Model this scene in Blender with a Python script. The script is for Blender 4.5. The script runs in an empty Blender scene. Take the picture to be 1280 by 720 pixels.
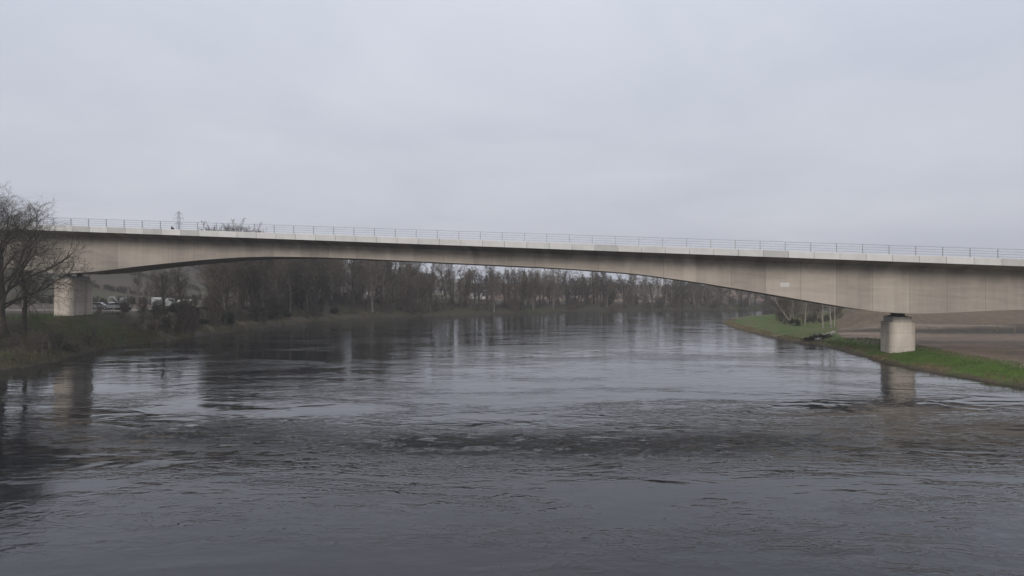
import bpy, math, random
import numpy as np
R = math.radians
rnd = random.Random(7)
rs = np.random.RandomState(11)
scene = bpy.context.scene
COL = scene.collection

# ------------------------------------------------------------------ camera
F = 865.0; H = 9.0; CX, CY = 640.0, 360.0
def ground_at(px, py, z=0.0):
    Y = (H - z) * F / (py - CY)
    return ((px - CX) / F * Y, Y)
cam = bpy.data.cameras.new('camera')
cam.sensor_width = 36; cam.lens = F / 1280 * 36; cam.clip_start = .5; cam.clip_end = 12000
camo = bpy.data.objects.new('camera', cam); COL.objects.link(camo)
camo.location = (0, 0, H); camo.rotation_euler = (R(90), 0, 0)
scene.camera = camo

# ------------------------------------------------------------------ helpers
def tag(o, label=None, cat=None, group=None, kind=None):
    if label: o['label'] = label
    if cat: o['category'] = cat
    if group: o['group'] = group
    if kind: o['kind'] = kind
    return o
def empty(name, loc, rz=0.0):
    o = bpy.data.objects.new(name, None); COL.objects.link(o)
    o.empty_display_size = .2
    o.location = loc; o.rotation_euler = (0, 0, rz)
    return o
def mesh_data(name, v, f, smooth=False):
    """v Nx3, f: list of index lists, or an int array (M,k)"""
    me = bpy.data.meshes.new(name)
    v = np.asarray(v, dtype=np.float32).reshape(-1, 3)
    if isinstance(f, np.ndarray):
        n, k = f.shape
        tot = np.full(n, k, dtype=np.int32); idx = f.reshape(-1).astype(np.int32)
    else:
        tot = np.array([len(q) for q in f], dtype=np.int32)
        idx = np.array([i for q in f for i in q], dtype=np.int32)
    me.vertices.add(len(v)); me.vertices.foreach_set('co', v.reshape(-1))
    me.loops.add(len(idx)); me.loops.foreach_set('vertex_index', idx)
    me.polygons.add(len(tot))
    st = np.zeros(len(tot), dtype=np.int32); st[1:] = np.cumsum(tot)[:-1]
    me.polygons.foreach_set('loop_start', st); me.polygons.foreach_set('loop_total', tot)
    me.polygons.foreach_set('use_smooth', np.full(len(tot), smooth))
    me.update(calc_edges=True); me.validate()
    return me
def add(name, me, mat=None, parent=None, loc=(0, 0, 0), rot=(0, 0, 0)):
    o = bpy.data.objects.new(name, me); COL.objects.link(o)
    if mat and not me.materials: me.materials.append(mat)
    if parent: o.parent = parent
    o.location = loc; o.rotation_euler = rot
    return o
class MB:
    def __init__(s): s.v = []; s.f = []
    def poly(s, vs, fs):
        b = len(s.v); s.v += [tuple(p) for p in vs]; s.f += [[i + b for i in q] for q in fs]
    def box(s, x0, x1, y0, y1, z0, z1, b=0.0):
        if b <= 0:
            s.poly([(x0,y0,z0),(x1,y0,z0),(x1,y1,z0),(x0,y1,z0),(x0,y0,z1),(x1,y0,z1),(x1,y1,z1),(x0,y1,z1)],
                   [(0,3,2,1),(4,5,6,7),(0,1,5,4),(1,2,6,5),(2,3,7,6),(3,0,4,7)])
        else:
            ring = lambda z, e: [(x0+e+b,y0+e,z),(x1-e-b,y0+e,z),(x1-e,y0+e+b,z),(x1-e,y1-e-b,z),(x1-e-b,y1-e,z),(x0+e+b,y1-e,z),(x0+e,y1-e-b,z),(x0+e,y0+e+b,z)]
            v = ring(z0, b*.6) + ring(z0+b, 0) + ring(z1-b, 0) + ring(z1, b*.6)
            f = [tuple(range(7,-1,-1)), tuple(range(24,32))]
            for k in range(3):
                for i in range(8):
                    j = (i+1) % 8; f.append((k*8+i, k*8+j, k*8+8+j, k*8+8+i))
            s.poly(v, f)
    def tube(s, p, q, r0, r1, n=8):
        p = np.array(p, float); q = np.array(q, float); d = q - p; L = np.linalg.norm(d) + 1e-9; d /= L
        a = np.array([1,0,0]) if abs(d[0]) < .8 else np.array([0,1,0])
        u = np.cross(d, a); u /= np.linalg.norm(u); w = np.cross(d, u)
        v = []
        for c, r in ((p, r0), (q, r1)):
            for i in range(n):
                t = 2*math.pi*i/n; v.append(tuple(c + r*(math.cos(t)*u + math.sin(t)*w)))
        s.poly(v, [(i, (i+1) % n, n+(i+1) % n, n+i) for i in range(n)] + [tuple(range(n-1,-1,-1)), tuple(range(n, 2*n))])
    def prism(s, outline, y0, y1):         # outline in x,z extruded along y
        n = len(outline)
        v = [(x, y0, z) for x, z in outline] + [(x, y1, z) for x, z in outline]
        s.poly(v, [tuple(range(n)), tuple(range(2*n-1, n-1, -1))] + [(i, n+i, n+(i+1) % n, (i+1) % n) for i in range(n)])
    def data(s, name, smooth=False): return mesh_data(name, s.v, s.f, smooth)
    def build(s, name, mat, parent=None, loc=(0,0,0), rot=(0,0,0), smooth=False):
        return add(name, s.data(name, smooth), mat, parent, loc, rot)

# ------------------------------------------------------------------ materials
class NT:
    def __init__(s, name):
        s.m = bpy.data.materials.new(name); s.m.use_nodes = True
        s.t = s.m.node_tree; s.n = s.t.nodes; s.l = s.t.links
        s.b = s.n['Principled BSDF']; s.out = s.n['Material Output']
    def new(s, typ, **kw):
        o = s.n.new(typ)
        for k, v in kw.items():
            if k in o.inputs: o.inputs[k].default_value = v
            else: setattr(o, k, v)
        return o
    def link(s, a, b): s.l.new(a, b)
    def math(s, op, a, b=None, c=None):
        o = s.n.new('ShaderNodeMath'); o.operation = op
        for i, x in enumerate((a, b, c)):
            if x is None: continue
            if isinstance(x, (int, float)): o.inputs[i].default_value = x
            else: s.l.new(x, o.inputs[i])
        return o.outputs[0]
    def noise(s, vec, scale, detail=4, rough=.55, dist=0.0):
        o = s.n.new('ShaderNodeTexNoise'); o.inputs['Scale'].default_value = scale
        o.inputs['Detail'].default_value = detail; o.inputs['Roughness'].default_value = rough
        o.inputs['Distortion'].default_value = dist
        s.l.new(vec, o.inputs['Vector']); return o.outputs['Fac']
    def mapping(s, vec, scale=(1,1,1), rot=(0,0,0), loc=(0,0,0)):
        o = s.n.new('ShaderNodeMapping'); o.inputs['Scale'].default_value = scale
        o.inputs['Rotation'].default_value = rot; o.inputs['Location'].default_value = loc
        s.l.new(vec, o.inputs['Vector']); return o.outputs[0]
    def ramp(s, fac, stops):
        o = s.n.new('ShaderNodeValToRGB'); e = o.color_ramp.elements
        while len(e) < len(stops): e.new(.5)
        for q, (p, c) in zip(e, stops):
            q.position = p; q.color = tuple(c) + (1,) if hasattr(c, '__len__') else (c, c, c, 1)
        s.l.new(fac, o.inputs[0]); return o.outputs[0]
    def mix(s, fac, a, b, mode='MIX'):
        o = s.n.new('ShaderNodeMix'); o.data_type = 'RGBA'; o.blend_type = mode
        for sock, x in ((o.inputs['Factor'], fac), (o.inputs['A'], a), (o.inputs['B'], b)):
            if isinstance(x, (int, float)): sock.default_value = x
            elif isinstance(x, tuple): sock.default_value = x + (1,)
            else: s.l.new(x, sock)
        return o.outputs['Result']
    def base(s, c, rough=.85, spec=.3, metal=0):
        if isinstance(c, tuple): s.b.inputs['Base Color'].default_value = c + (1,)
        else: s.l.new(c, s.b.inputs['Base Color'])
        s.b.inputs['Roughness'].default_value = rough
        s.b.inputs['Specular IOR Level'].default_value = spec
        s.b.inputs['Metallic'].default_value = metal
    def bump(s, h, strength=.4, dist=.02):
        o = s.n.new('ShaderNodeBump'); o.inputs['Strength'].default_value = strength; o.inputs['Distance'].default_value = dist
        s.l.new(h, o.inputs['Height']); s.l.new(o.outputs[0], s.b.inputs['Normal'])
    def pos(s): return s.n.new('ShaderNodeNewGeometry').outputs['Position']
    def obj(s): return s.n.new('ShaderNodeTexCoord').outputs['Object']
    def uv(s): return s.n.new('ShaderNodeTexCoord').outputs['UV']
def simple(name, c, rough=.8, spec=.3, metal=0, var=.25, scale=3.0):
    m = NT(name); n = m.noise(m.obj(), scale, 5)
    d = tuple(x*(1-var) for x in c); e = tuple(min(1, x*(1+var)) for x in c)
    m.base(m.ramp(n, [(.3, d), (.7, e)]), rough, spec, metal)
    return m.m

# concrete of the girder: cast bays of slightly different tone, board marks, runs under the deck
def mat_girder():
    m = NT('girder_concrete'); uv = m.uv()
    sep = m.new('ShaderNodeSeparateXYZ'); m.link(uv, sep.inputs[0]); u, v = sep.outputs[0], sep.outputs[1]
    bay = m.math('FLOOR', m.math('DIVIDE', u, 4.3))
    wn = m.new('ShaderNodeTexWhiteNoise', noise_dimensions='1D'); m.link(bay, wn.inputs['W'])
    bay2 = m.math('FLOOR', m.math('DIVIDE', m.math('ADD', u, 1.1), 1.43))
    wn2 = m.new('ShaderNodeTexWhiteNoise', noise_dimensions='1D'); m.link(bay2, wn2.inputs['W'])
    big = m.noise(m.mapping(uv, (.10, .22, 1)), 1, 4, .6, .3)
    run = m.noise(m.mapping(uv, (1.3, .10, 1)), 1, 5, .65, .2)
    brd = m.noise(m.mapping(uv, (.22, 1.9, 1)), 1, 4, .6, .4)
    fine = m.noise(m.mapping(uv, (3, 3, 1)), 1, 6, .7)
    t = m.math('MULTIPLY', wn.outputs['Value'], .40)
    t = m.math('ADD', t, m.math('MULTIPLY', wn2.outputs['Value'], .14))
    t = m.math('ADD', t, m.math('MULTIPLY', big, .60))
    t = m.math('ADD', t, m.math('MULTIPLY', run, .34))
    t = m.math('ADD', t, m.math('MULTIPLY', brd, .55))
    t = m.math('ADD', t, m.math('MULTIPLY', fine, .14))
    col = m.ramp(m.math('MULTIPLY', t, .52), [(.30, (.205, .188, .168)), (.52, (.345, .303, .260)), (.74, (.46, .405, .35))])
    # dark runs of damp that start at the slab and fade downwards
    top = m.new('ShaderNodeMapRange'); m.link(v, top.inputs['Value'])
    top.inputs['From Min'].default_value = -3.2; top.inputs['From Max'].default_value = -.5
    r2 = m.noise(m.mapping(uv, (.42, .22, 1), loc=(7, 3, 0)), 1, 5, .6, .3)
    mr = m.new('ShaderNodeMapRange'); m.link(r2, mr.inputs['Value']); mr.inputs['From Min'].default_value = .30; mr.inputs['From Max'].default_value = .62
    st = m.math('MULTIPLY', m.math('POWER', top.outputs[0], 1.1), mr.outputs[0])
    col = m.mix(m.math('MULTIPLY', st, .72), col, (.125, .122, .105))
    # joints
    fr = m.math('ABSOLUTE', m.math('SUBTRACT', m.math('FRACT', m.math('DIVIDE', u, 4.3)), .5))
    j = m.math('GREATER_THAN', fr, .492)
    col = m.mix(m.math('MULTIPLY', j, .45), col, (.12, .105, .09))
    m.base(col, .85, .3); m.bump(fine, .25, .02)
    return m.m
def mat_concrete(name, lo, hi, streak=1.0, pours=False):
    m = NT(name); p = m.pos()
    a = m.noise(m.mapping(p, (1.1, 1.1, .18)), 1, 6, .6, .3)
    b = m.noise(m.mapping(p, (.35, .35, .6)), 1, 5, .6)
    c = m.noise(p, 6, 5, .7)
    t = m.math('ADD', m.math('MULTIPLY', a, .5*streak), m.math('ADD', m.math('MULTIPLY', b, .5), m.math('MULTIPLY', c, .2)))
    col = m.ramp(t, [(.36, lo), (.80, hi)])
    if pours:
        sep = m.new('ShaderNodeSeparateXYZ'); m.link(p, sep.inputs[0])
        fr = m.math('ABSOLUTE', m.math('SUBTRACT', m.math('FRACT', m.math('DIVIDE', m.math('ADD', sep.outputs[2], .35), 1.8)), .5))
        col = m.mix(m.math('MULTIPLY', m.math('GREATER_THAN', fr, .484), .4), col, (.14, .12, .10))
        dp = m.noise(m.mapping(p, (1.6, 1.6, .22), loc=(4, 2, 1)), 1, 5, .6)
        mr = m.new('ShaderNodeMapRange'); m.link(dp, mr.inputs['Value']); mr.inputs['From Min'].default_value = .50; mr.inputs['From Max'].default_value = .72
        col = m.mix(m.math('MULTIPLY', mr.outputs[0], .65), col, (.20, .175, .14))
    m.base(col, .85, .3); m.bump(c, .2, .02)
    return m.m
M = {}
M['girder'] = mat_girder()
M['pier'] = mat_concrete('pier_concrete', (.33, .295, .255), (.58, .505, .43), pours=True)
M['plinth'] = mat_concrete('plinth_concrete', (.40, .37, .33), (.6, .56, .5))
M['edge_a'] = mat_concrete('edge_panel_pale', (.46, .455, .43), (.66, .65, .62), .6)
M['edge_b'] = mat_concrete('edge_panel_grey', (.36, .355, .335), (.54, .53, .51), .6)
M['edge_c'] = mat_concrete('edge_panel_white', (.50, .49, .47), (.70, .69, .67), .6)
M['steel'] = simple('galvanised_steel', (.36, .37, .39), .5, .5, .6, .2)
M['bearing'] = simple('bearing_steel', (.03, .032, .035), .6)
M['asphalt'] = simple('asphalt', (.05, .05, .05), .95, .2, 0, .2, 8)
M['white'] = simple('white_paint', (.34, .34, .33), .45, .5, 0, .06)
M['tarp'] = simple('white_sheeting', (.30, .31, .30), .6, .4, 0, .2, 2)
M['glass'] = simple('dark_glass', (.02, .025, .03), .12, .6, 0, .1)
M['rubber'] = simple('rubber', (.02, .02, .02), .9)
M['red'] = simple('red_paint', (.32, .03, .03), .5)
M['dark'] = simple('dark_metal', (.03, .03, .03), .6)
M['render'] = simple('rendered_wall', (.45, .43, .40), .9, .2, 0, .1)
M['slate'] = simple('slate_roof', (.09, .09, .10), .8)
M['timber'] = simple('weathered_timber', (.13, .10, .075), .9)
M['stone'] = simple('pale_stone', (.27, .25, .22), .9, .3, 0, .3, 2)
M['bark'] = simple('dark_bark', (.052, .045, .036), .95, .15, 0, .35, 5)
M['bark_grey'] = simple('grey_bark', (.145, .128, .108), .95, .15, 0, .35, 5)
M['twig'] = simple('bare_twigs', (.072, .064, .048), .95, .1, 0, .3, .6)
M['twig_warm'] = simple('budding_twigs', (.105, .085, .061), .95, .1, 0, .3, .6)
M['greengrass'] = simple('green_grass', (.060, .092, .020), .85, .2, 0, .45, .5)
M['scrub'] = simple('scrub_twigs', (.115, .092, .066), .95, .1, 0, .3, .6)
M['birch'] = simple('birch_bark', (.25, .225, .195), .85, .2, 0, .5, 2.5)
M['leaf_dark'] = simple('evergreen_leaf', (.030, .036, .020), .8, .2, 0, .4, 1.2)
M['bramble'] = simple('bramble_leaf', (.062, .054, .028), .85, .2, 0, .45, .8)
M['reed'] = simple('dry_reed', (.135, .105, .058), .9, .2, 0, .4, .7)
M['grassblade'] = simple('grass_blades', (.045, .075, .018), .85, .2, 0, .4, .6)

# ------------------------------------------------------------------ river outline (z = 0)
Lpx = [(0,462),(28,460),(50,456),(72,452),(86,447),(110,441),(130,437),(165,432),(200,428),(250,420.5),(300,413.5),(350,407.5),(400,402.5),
       (450,399),(500,396.5),(560,394.5),(620,393),(680,391),(740,389.6),(800,389),(860,388.5),(920,387.6),(980,387)]
Ls = [(-95,-300),(-70,-60),(-62,10),(-58,50)] + [ground_at(*p) for p in Lpx] + [(170,300),(300,322),(600,400),(1500,640)]
Rpx = [(1280,485),(1240,478.5),(1200,471.5),(1150,463),(1100,453),(1060,441),(1040,434.5),(1022,431),(1008,430.5),(990,428),(960,421.5),(935,415),(912,408.5),(903,404.5),(912,400),(935,396.5),(965,394)]
Rs = [(60,-300),(46,-60),(41,0),(40,35)] + [ground_at(*p) for p in Rpx] + [(110,247),(170,262),(300,282),(600,350),(1500,560)]
Ls = np.array(Ls); Rs = np.array(Rs)
def dist_poly(X, Y, P):
    d = np.full(X.shape, 1e9)
    for a, b in zip(P[:-1], P[1:]):
        ax, ay = a; vx, vy = b - a; L2 = vx*vx + vy*vy
        t = np.clip(((X-ax)*vx + (Y-ay)*vy) / L2, 0, 1)
        d = np.minimum(d, (X-ax-t*vx)**2 + (Y-ay-t*vy)**2)
    return np.sqrt(d)
def inside(X, Y, P):
    c = np.zeros(X.shape, bool); n = len(P); j = n-1
    for i in range(n):
        xi, yi = P[i]; xj, yj = P[j]
        k = ((yi > Y) != (yj > Y))
        xx = (xj-xi) * (Y-yi) / ((yj-yi) if abs(yj-yi) > 1e-9 else 1e-9) + xi
        c ^= (k & (X < xx)); j = i
    return c
RIV = np.vstack([Ls, Rs[::-1]])
def sstep(a, b, x):
    t = np.clip((x-a)/(b-a), 0, 1); return t*t*(3-2*t)
_G = np.random.RandomState(5).rand(256, 256)
def vnoise(X, Y, s, o=0):
    x = X/s + 37.3*o + 1000; y = Y/s + 17.7*o + 1000
    xi = np.floor(x).astype(int); yi = np.floor(y).astype(int); fx = x-xi; fy = y-yi
    fx = fx*fx*(3-2*fx); fy = fy*fy*(3-2*fy)
    g = lambda a, b: _G[a % 256, b % 256]
    return (g(xi,yi)*(1-fx)*(1-fy) + g(xi+1,yi)*fx*(1-fy) + g(xi,yi+1)*(1-fx)*fy + g(xi+1,yi+1)*fx*fy)*2-1
def fbm(X, Y, s, n=4, o=0):
    r = 0; a = 1; t = 0
    for i in range(n):
        r = r + a*vnoise(X, Y, s/(2**i), o+i); t += a; a *= .5
    return r/t
def terrain(X, Y):
    X = np.asarray(X, float); Y = np.asarray(Y, float)
    wob = .9*fbm(X, Y, 7, 3, 9)
    dl = dist_poly(X, Y, Ls); dr = dist_poly(X, Y, Rs)
    ins = inside(X, Y, RIV); d = np.minimum(dl, dr)
    right = (dr < dl) & ~ins
    # left / far bank
    top = 4.6 - 1.9*sstep(-45, 10, X) - .6*sstep(10, 80, X)
    e = np.maximum(dl + wob*.5*np.clip(dl, 0, 1.5), 0)
    zl = 1.35*sstep(0, 2.6, e) + .5*sstep(2, 5, e) + (top-1.85)*sstep(3.5, 10.5, e)
    zl = zl + .25*fbm(X, Y, 9, 4, 1)*sstep(.5, 6, e)
    hillL = 22*sstep(165, 420, Y - .15*X)*sstep(-95, -190, X) + 16*sstep(420, 900, Y)*sstep(-150, -350, X)
    hillF = 7.5*sstep(335, 480, Y) + 5*sstep(620, 1400, Y)
    bump = 2.2*fbm(X, Y, 60, 4, 3)*sstep(30, 120, dl)
    zl = zl + hillL + hillF + bump
    # right bank
    e = np.maximum(dr + wob*.4*np.clip(dr, 0, 1.0), 0)
    zr = .42*sstep(0, .8, e) + .55*sstep(.8, 7, e) + .12*fbm(X, Y, 6, 3, 5)*sstep(.5, 4, e)
    ly = Y + 5*fbm(X, Y, 30, 3, 7)
    sd = X - .462*Y
    land = sstep(4, 14, dr)*sstep(-1, 9, sd)
    zr = zr + land*(1.35*sstep(118, 125, ly) + .5*sstep(126, 140, ly) + 2.3*sstep(140, 176, ly) + .5*sstep(180,230,ly) + 3.5*sstep(240, 500, ly)*sstep(30, 90, dr))
    zr = zr + land*sstep(116, 128, ly)*(.55*fbm(X, Y, 13, 4, 4) + .2*fbm(X, Y, 3.5, 3, 8))
    m = np.exp(-(((X-77)/9)**2 + ((Y-150)/6)**2)); zr = zr + 1.6*m
    m = np.exp(-(((X-70)/6)**2 + ((Y-135)/5)**2)); zr = zr + .7*m
    zr = zr + 10*sstep(300, 900, X)*sstep(10, 200, dr)
    z = np.where(right, zr, zl)
    z = np.where(ins, -np.minimum(.15 + .22*d, 2.2), z)
    return z, d, right, ins
def gz(x, y): return float(terrain(np.array([x]), np.array([y]))[0][0])

def axis(segs):
    r = [segs[0][0]]
    for a, b, s in segs:
        n = max(1, int(round((b-a)/s))); r += list(np.linspace(a, b, n+1)[1:])
    return np.array(r)
xs = axis([(-2400,-700,100),(-700,-300,20),(-300,-130,5),(-130,-40,.8),(-40,38,1.6),(38,120,.7),(120,300,4),(300,700,20),(700,2400,100)])
ys = axis([(-400,20,20),(20,56,2),(56,130,.7),(130,215,1.0),(215,330,2),(330,700,7),(700,2600,60)])
GX, GY = np.meshgrid(xs, ys); GX = GX.ravel(); GY = GY.ravel()
Z, D, RI, INS = terrain(GX, GY)
nx, ny = len(xs), len(ys)
i = np.arange(nx-1)[None, :] + nx*np.arange(ny-1)[:, None]; i = i.ravel()
quads = np.stack([i, i+1, i+1+nx, i+nx], 1)
# colours of the ground itself: turf, bare soil, gravel shore, rough pasture
n1 = fbm(GX, GY, 14, 5, 2); n2 = fbm(GX, GY, 4, 4, 6); n3 = fbm(GX, GY, 45, 4, 12)
def mixc(c, d, t): return c*(1-t[:, None]) + np.array(d)[None, :]*t[:, None]
C = np.tile(np.array([.042, .039, .024]), (len(GX), 1))
C = mixc(C, (.036, .046, .016), sstep(-.1, .35, n1))
C = mixc(C, (.072, .056, .038), sstep(.05, .45, n2)*.6)
stk = fbm(GX*.16, GY, 5, 4, 15)
# left: dark churned earth behind the pier, pale track, brown slopes further off
c_site = sstep(118, 126, GY + 3*n1)*sstep(240, 180, GY)*sstep(-35, -55, GX)
C = mixc(C, (.105, .085, .065), c_site*.75)
C = mixc(C, (.25, .225, .195), sstep(133, 136, GY + 2*n2)*sstep(148, 143, GY + 2*n2)*sstep(-68, -74, GX)*.8)
far = sstep(170, 215, GY)*(~RI)
far = far*sstep(9, 15, D)
C = mixc(C, (.066, .050, .038), far*sstep(-.5, .1, n3)*.9)
C = mixc(C, (.038, .032, .026), far*sstep(.05, .3, stk)*.7)
C = mixc(C, (.055, .056, .032), far*sstep(.15, .35, n3)*.75)
C = mixc(C, (.23, .155, .115), sstep(325, 350, GY)*(~RI)*sstep(-120, -40, GX)*sstep(-.2, .3, n1)*.8)
# right bank
soil = np.tile(np.array([.185, .136, .096]), (len(GX), 1))
soil = mixc(soil, (.128, .098, .074), sstep(-.2, .4, n1))
soil = mixc(soil, (.105, .085, .066), sstep(.0, .3, stk)*.8)
soil = mixc(soil, (.21, .17, .13), sstep(-.1, -.35, stk)*.5)
rut = np.abs(np.sin((GY + .12*GX + 2.5*n1)*1.9))
soil = mixc(soil, (.12, .09, .065), sstep(.25, .0, rut)*sstep(-.3, .2, n3 + .6*n1)*.55)
soil = mixc(soil, (.040, .038, .030), sstep(117, 121, GY + 4*fbm(GX, GY, 30, 3, 7))*sstep(133, 127, GY + 4*n1)*sstep(-.45, .05, stk)*.9)
soil = mixc(soil, (.105, .078, .052), sstep(128, 134, GY + 3*n1)*.8)
soil = mixc(soil, (.11, .105, .05), sstep(172, 182, GY + 5*n1)*.7)
grass = np.tile(np.array([.060, .102, .016]), (len(GX), 1))
grass = mixc(grass, (.080, .084, .034), sstep(106, 116, GY)*.9 + 0*GX)
grass = mixc(grass, (.046, .078, .014), sstep(-.2, .4, n2))
grass = mixc(grass, (.105, .092, .045), sstep(.1, .45, n1)*.6)
SD = GX - .462*GY
wid = 8.2 + 2.6*n1 + 1.5*n2 - 3.5*sstep(92, 104, GY) + 70*sstep(2.5+2*n1, -3, SD)*sstep(104, 112, GY)
gmask = sstep(wid+1.1, wid-1.1, D)
Cr = mixc(soil, (0, 0, 0), 0*GX); Cr = Cr*(1-gmask[:, None]) + grass*gmask[:, None]
edge = sstep(2.6 + .8*n2, 1.1 + .6*n2, D)
Cr = mixc(Cr, (.115, .092, .050), edge*sstep(-.35, .15, n2 + .5*n1))
Cr = mixc(Cr, (.07, .052, .036), sstep(.9, .3, D))
C = np.where(RI[:, None], Cr, C)
eL = (~RI) & (~INS)
C = np.where(eL[:, None], mixc(C, (.05, .042, .03), sstep(1.6, .5, D)), C)
C = np.where(INS[:, None], np.array([.03, .028, .022])[None, :], C)
tm = mesh_data('ground', np.stack([GX, GY, Z], 1), quads, True)
ca = tm.color_attributes.new('turf', 'FLOAT_COLOR', 'POINT')
ca.data.foreach_set('color', np.hstack([C, np.ones((len(C), 1))]).astype(np.float32).ravel())
m = NT('ground'); at = m.new('ShaderNodeAttribute', attribute_name='turf'); p = m.pos()
g1 = m.noise(p, .9, 8, .7); g2 = m.noise(p, 7, 5, .7)
t = m.math('ADD', m.math('MULTIPLY', g1, .65), m.math('MULTIPLY', g2, .35))
col = m.mix(1.0, at.outputs['Color'], m.ramp(t, [(.33, .55), (.5, 1.0), (.67, 1.5)]), 'MULTIPLY')
m.base(col, .95, .15); m.bump(t, .8, .18)
tag(add('ground', tm, m.m), kind='structure')

# ------------------------------------------------------------------ water
m = NT('river_water'); p = m.pos()
w1 = m.noise(m.mapping(p, (.20, .30, 1), (0,0,R(8))), 1, 2, .5, .8)
w2 = m.noise(m.mapping(p, (.75, 1.05, 1), (0,0,R(-14))), 1, 3, .55, 1.2)
def ridge(n, k): return m.math('POWER', m.math('SUBTRACT', 1.0, m.math('ABSOLUTE', m.math('SUBTRACT', m.math('MULTIPLY', n, 2.0), 1.0))), k)
w3 = ridge(m.noise(m.mapping(p, (.42, .85, 1), (0,0,R(10)), (2, 8, 0)), 1, 2.5, .55, 1.6), 9.0)
w4 = ridge(m.noise(m.mapping(p, (.8, 1.55, 1), (0,0,R(4))), 1, 3, .6, 1.5), 6.0)
pt = m.noise(m.mapping(p, (.045, .12, 1), (0,0,R(5)), (3.1, 1.7, 0)), 1, 5, .62, .8)
chop = m.new('ShaderNodeMapRange'); m.link(pt, chop.inputs['Value'])
chop.inputs['From Min'].default_value = .44; chop.inputs['From Max'].default_value = .66
chop.inputs['To Min'].default_value = .14; chop.inputs['To Max'].default_value = 1.1
# the riffle in midstream
sep = m.new('ShaderNodeSeparateXYZ'); m.link(p, sep.inputs[0])
rr = None
for cx_, cy_, wx_, wy_, k_ in ((-4.5, 40.0, 3.2, 1.8, 1.0), (6, 39.5, 6.5, 2.2, .9), (14, 41, 3.5, 1.6, .7), (-20, 42.5, 5.5, 2.0, .45), (0, 40, 14, 2.6, .18)):
    gx = m.math('DIVIDE', m.math('SUBTRACT', sep.outputs[0], cx_), wx_); gy = m.math('DIVIDE', m.math('SUBTRACT', sep.outputs[1], cy_), wy_)
    q_ = m.math('MULTIPLY', m.math('EXPONENT', m.math('MULTIPLY', m.math('ADD', m.math('MULTIPLY', gx, gx), m.math('MULTIPLY', gy, gy)), -1.0)), k_)
    rr = q_ if rr is None else m.math('ADD', rr, q_)
pn = m.noise(m.mapping(p, (.5, 1.1, 1), loc=(5, 9, 0)), 1, 4, .6, .6)
mr = m.new('ShaderNodeMapRange'); m.link(pn, mr.inputs['Value']); mr.inputs['From Min'].default_value = .45; mr.inputs['From Max'].default_value = .56
rif = m.math('MULTIPLY', rr, mr.outputs[0])
amp = chop.outputs[0]
h = m.math('ADD', m.math('MULTIPLY', w1, .060), m.math('MULTIPLY', m.math('MULTIPLY', w2, amp), .042))
h = m.math('ADD', h, m.math('MULTIPLY', m.math('MULTIPLY', w3, m.math('MULTIPLY', amp, amp)), .012))
h = m.math('ADD', h, m.math('MULTIPLY', m.math('MULTIPLY', w4, rif), .26))
bp = m.new('ShaderNodeBump'); bp.inputs['Strength'].default_value = 1.0; bp.inputs['Distance'].default_value = 1.0
m.link(h, bp.inputs['Height']); m.link(bp.outputs[0], m.b.inputs['Normal'])
m.base((.0075, .0090, .0115), .045, .5); m.b.inputs['IOR'].default_value = 1.333
wv = MB(); wv.poly([(-2390,-395,0),(2390,-395,0),(2390,2590,0),(-2390,2590,0)], [(0,1,2,3)])
tag(wv.build('river_water', m.m), kind='structure')

# ------------------------------------------------------------------ bridge
DX, DY = -.985, .1726; NX, NY = .1726, .985          # along (leftwards), across (away from us)
WX, WY = 49.76, 86.6                                  # near web, over the right-hand pier
SPAN = 123.0
def P(t, v, z): return (WX + DX*t + NX*(v-3), WY + DY*t + NY*(v-3), z)
zA, zB = 9 + 32.35*83.65/F, 9 + 72.4*104.8/F
def zdeck(t): return zA + (zB-zA)*t/122.2
sp = [(1280,386.3),(1240,388.4),(1199,390.3),(1165,392),(1139,392.8),(1099,390.4),(1036,380.6),(961,367.5),(880,354),(793,341.8),(700,335.2),(620,331.3),(557,328.4),(480,324.6),(405,321.7),(342,320.6),(305,321.2),(255,324.6),(180,332),(120,339.5),(75,343)]
tt, dd = [], []
for px, py in sp:
    k = (px-CX)/F; t = (WX - WY*k)/(.985 + .1726*k); Y = WY + DY*t
    z = H - (py-CY)*Y/F; tt.append(t); dd.append(zdeck(t) - z)
print('SOFFIT', [(round(a,1), round(b,2)) for a, b in zip(tt, dd)])
tt = [-75,-58] + tt + [SPAN+15, SPAN+32, SPAN+80]; dd = [2.9,3.1] + dd + [5.6, 4.0, 3.0]
o_ = np.argsort(tt); tt = np.array(tt)[o_]; dd = np.array(dd)[o_]
def depth(t):
    w = np.linspace(-5, 5, 11); g = np.exp(-(w/3)**2)
    return float((np.interp(t+w, tt, dd)*g).sum()/g.sum())
T0, T1 = -75.0, 180.0
br = empty('road_bridge', P(0, 7, 1.0))
tag(br, 'long pale concrete road bridge with an arched underside crossing the whole river', 'bridge')
B0 = np.array(P(0, 7, 1.0))
def bpart(name, v, f, mat, smooth=False, parent=None):
    return add(name, mesh_data(name, np.array(v) - B0, f, smooth), mat, parent or br)
ts = np.arange(T0, T1+.01, 1.5)
v, f, uvs = [], [], []
for t in ts:
    zd = zdeck(t); dp = depth(t)
    pr = [(.32,.30),(.32,.02),(3.0,-.55),(3.0,-dp),(11.0,-dp),(11.0,-.55),(13.68,.02),(13.68,.30)]
    acc = 0
    for (a, z) in pr: v.append(P(t, a, zd+z)); 
n = 8
UV = {}
for i_ in range(len(ts)-1):
    for j in range(n):
        k = (j+1) % n
        f.append([i_*n+j, (i_+1)*n+j, (i_+1)*n+k, i_*n+k])
f.append(list(range(n))); f.append([ (len(ts)-1)*n + q for q in range(n-1,-1,-1)])
g = bpart('girder', v, f, M['girder'])
uvl = g.data.uv_layers.new(name='UVMap')
prof = []
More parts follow.
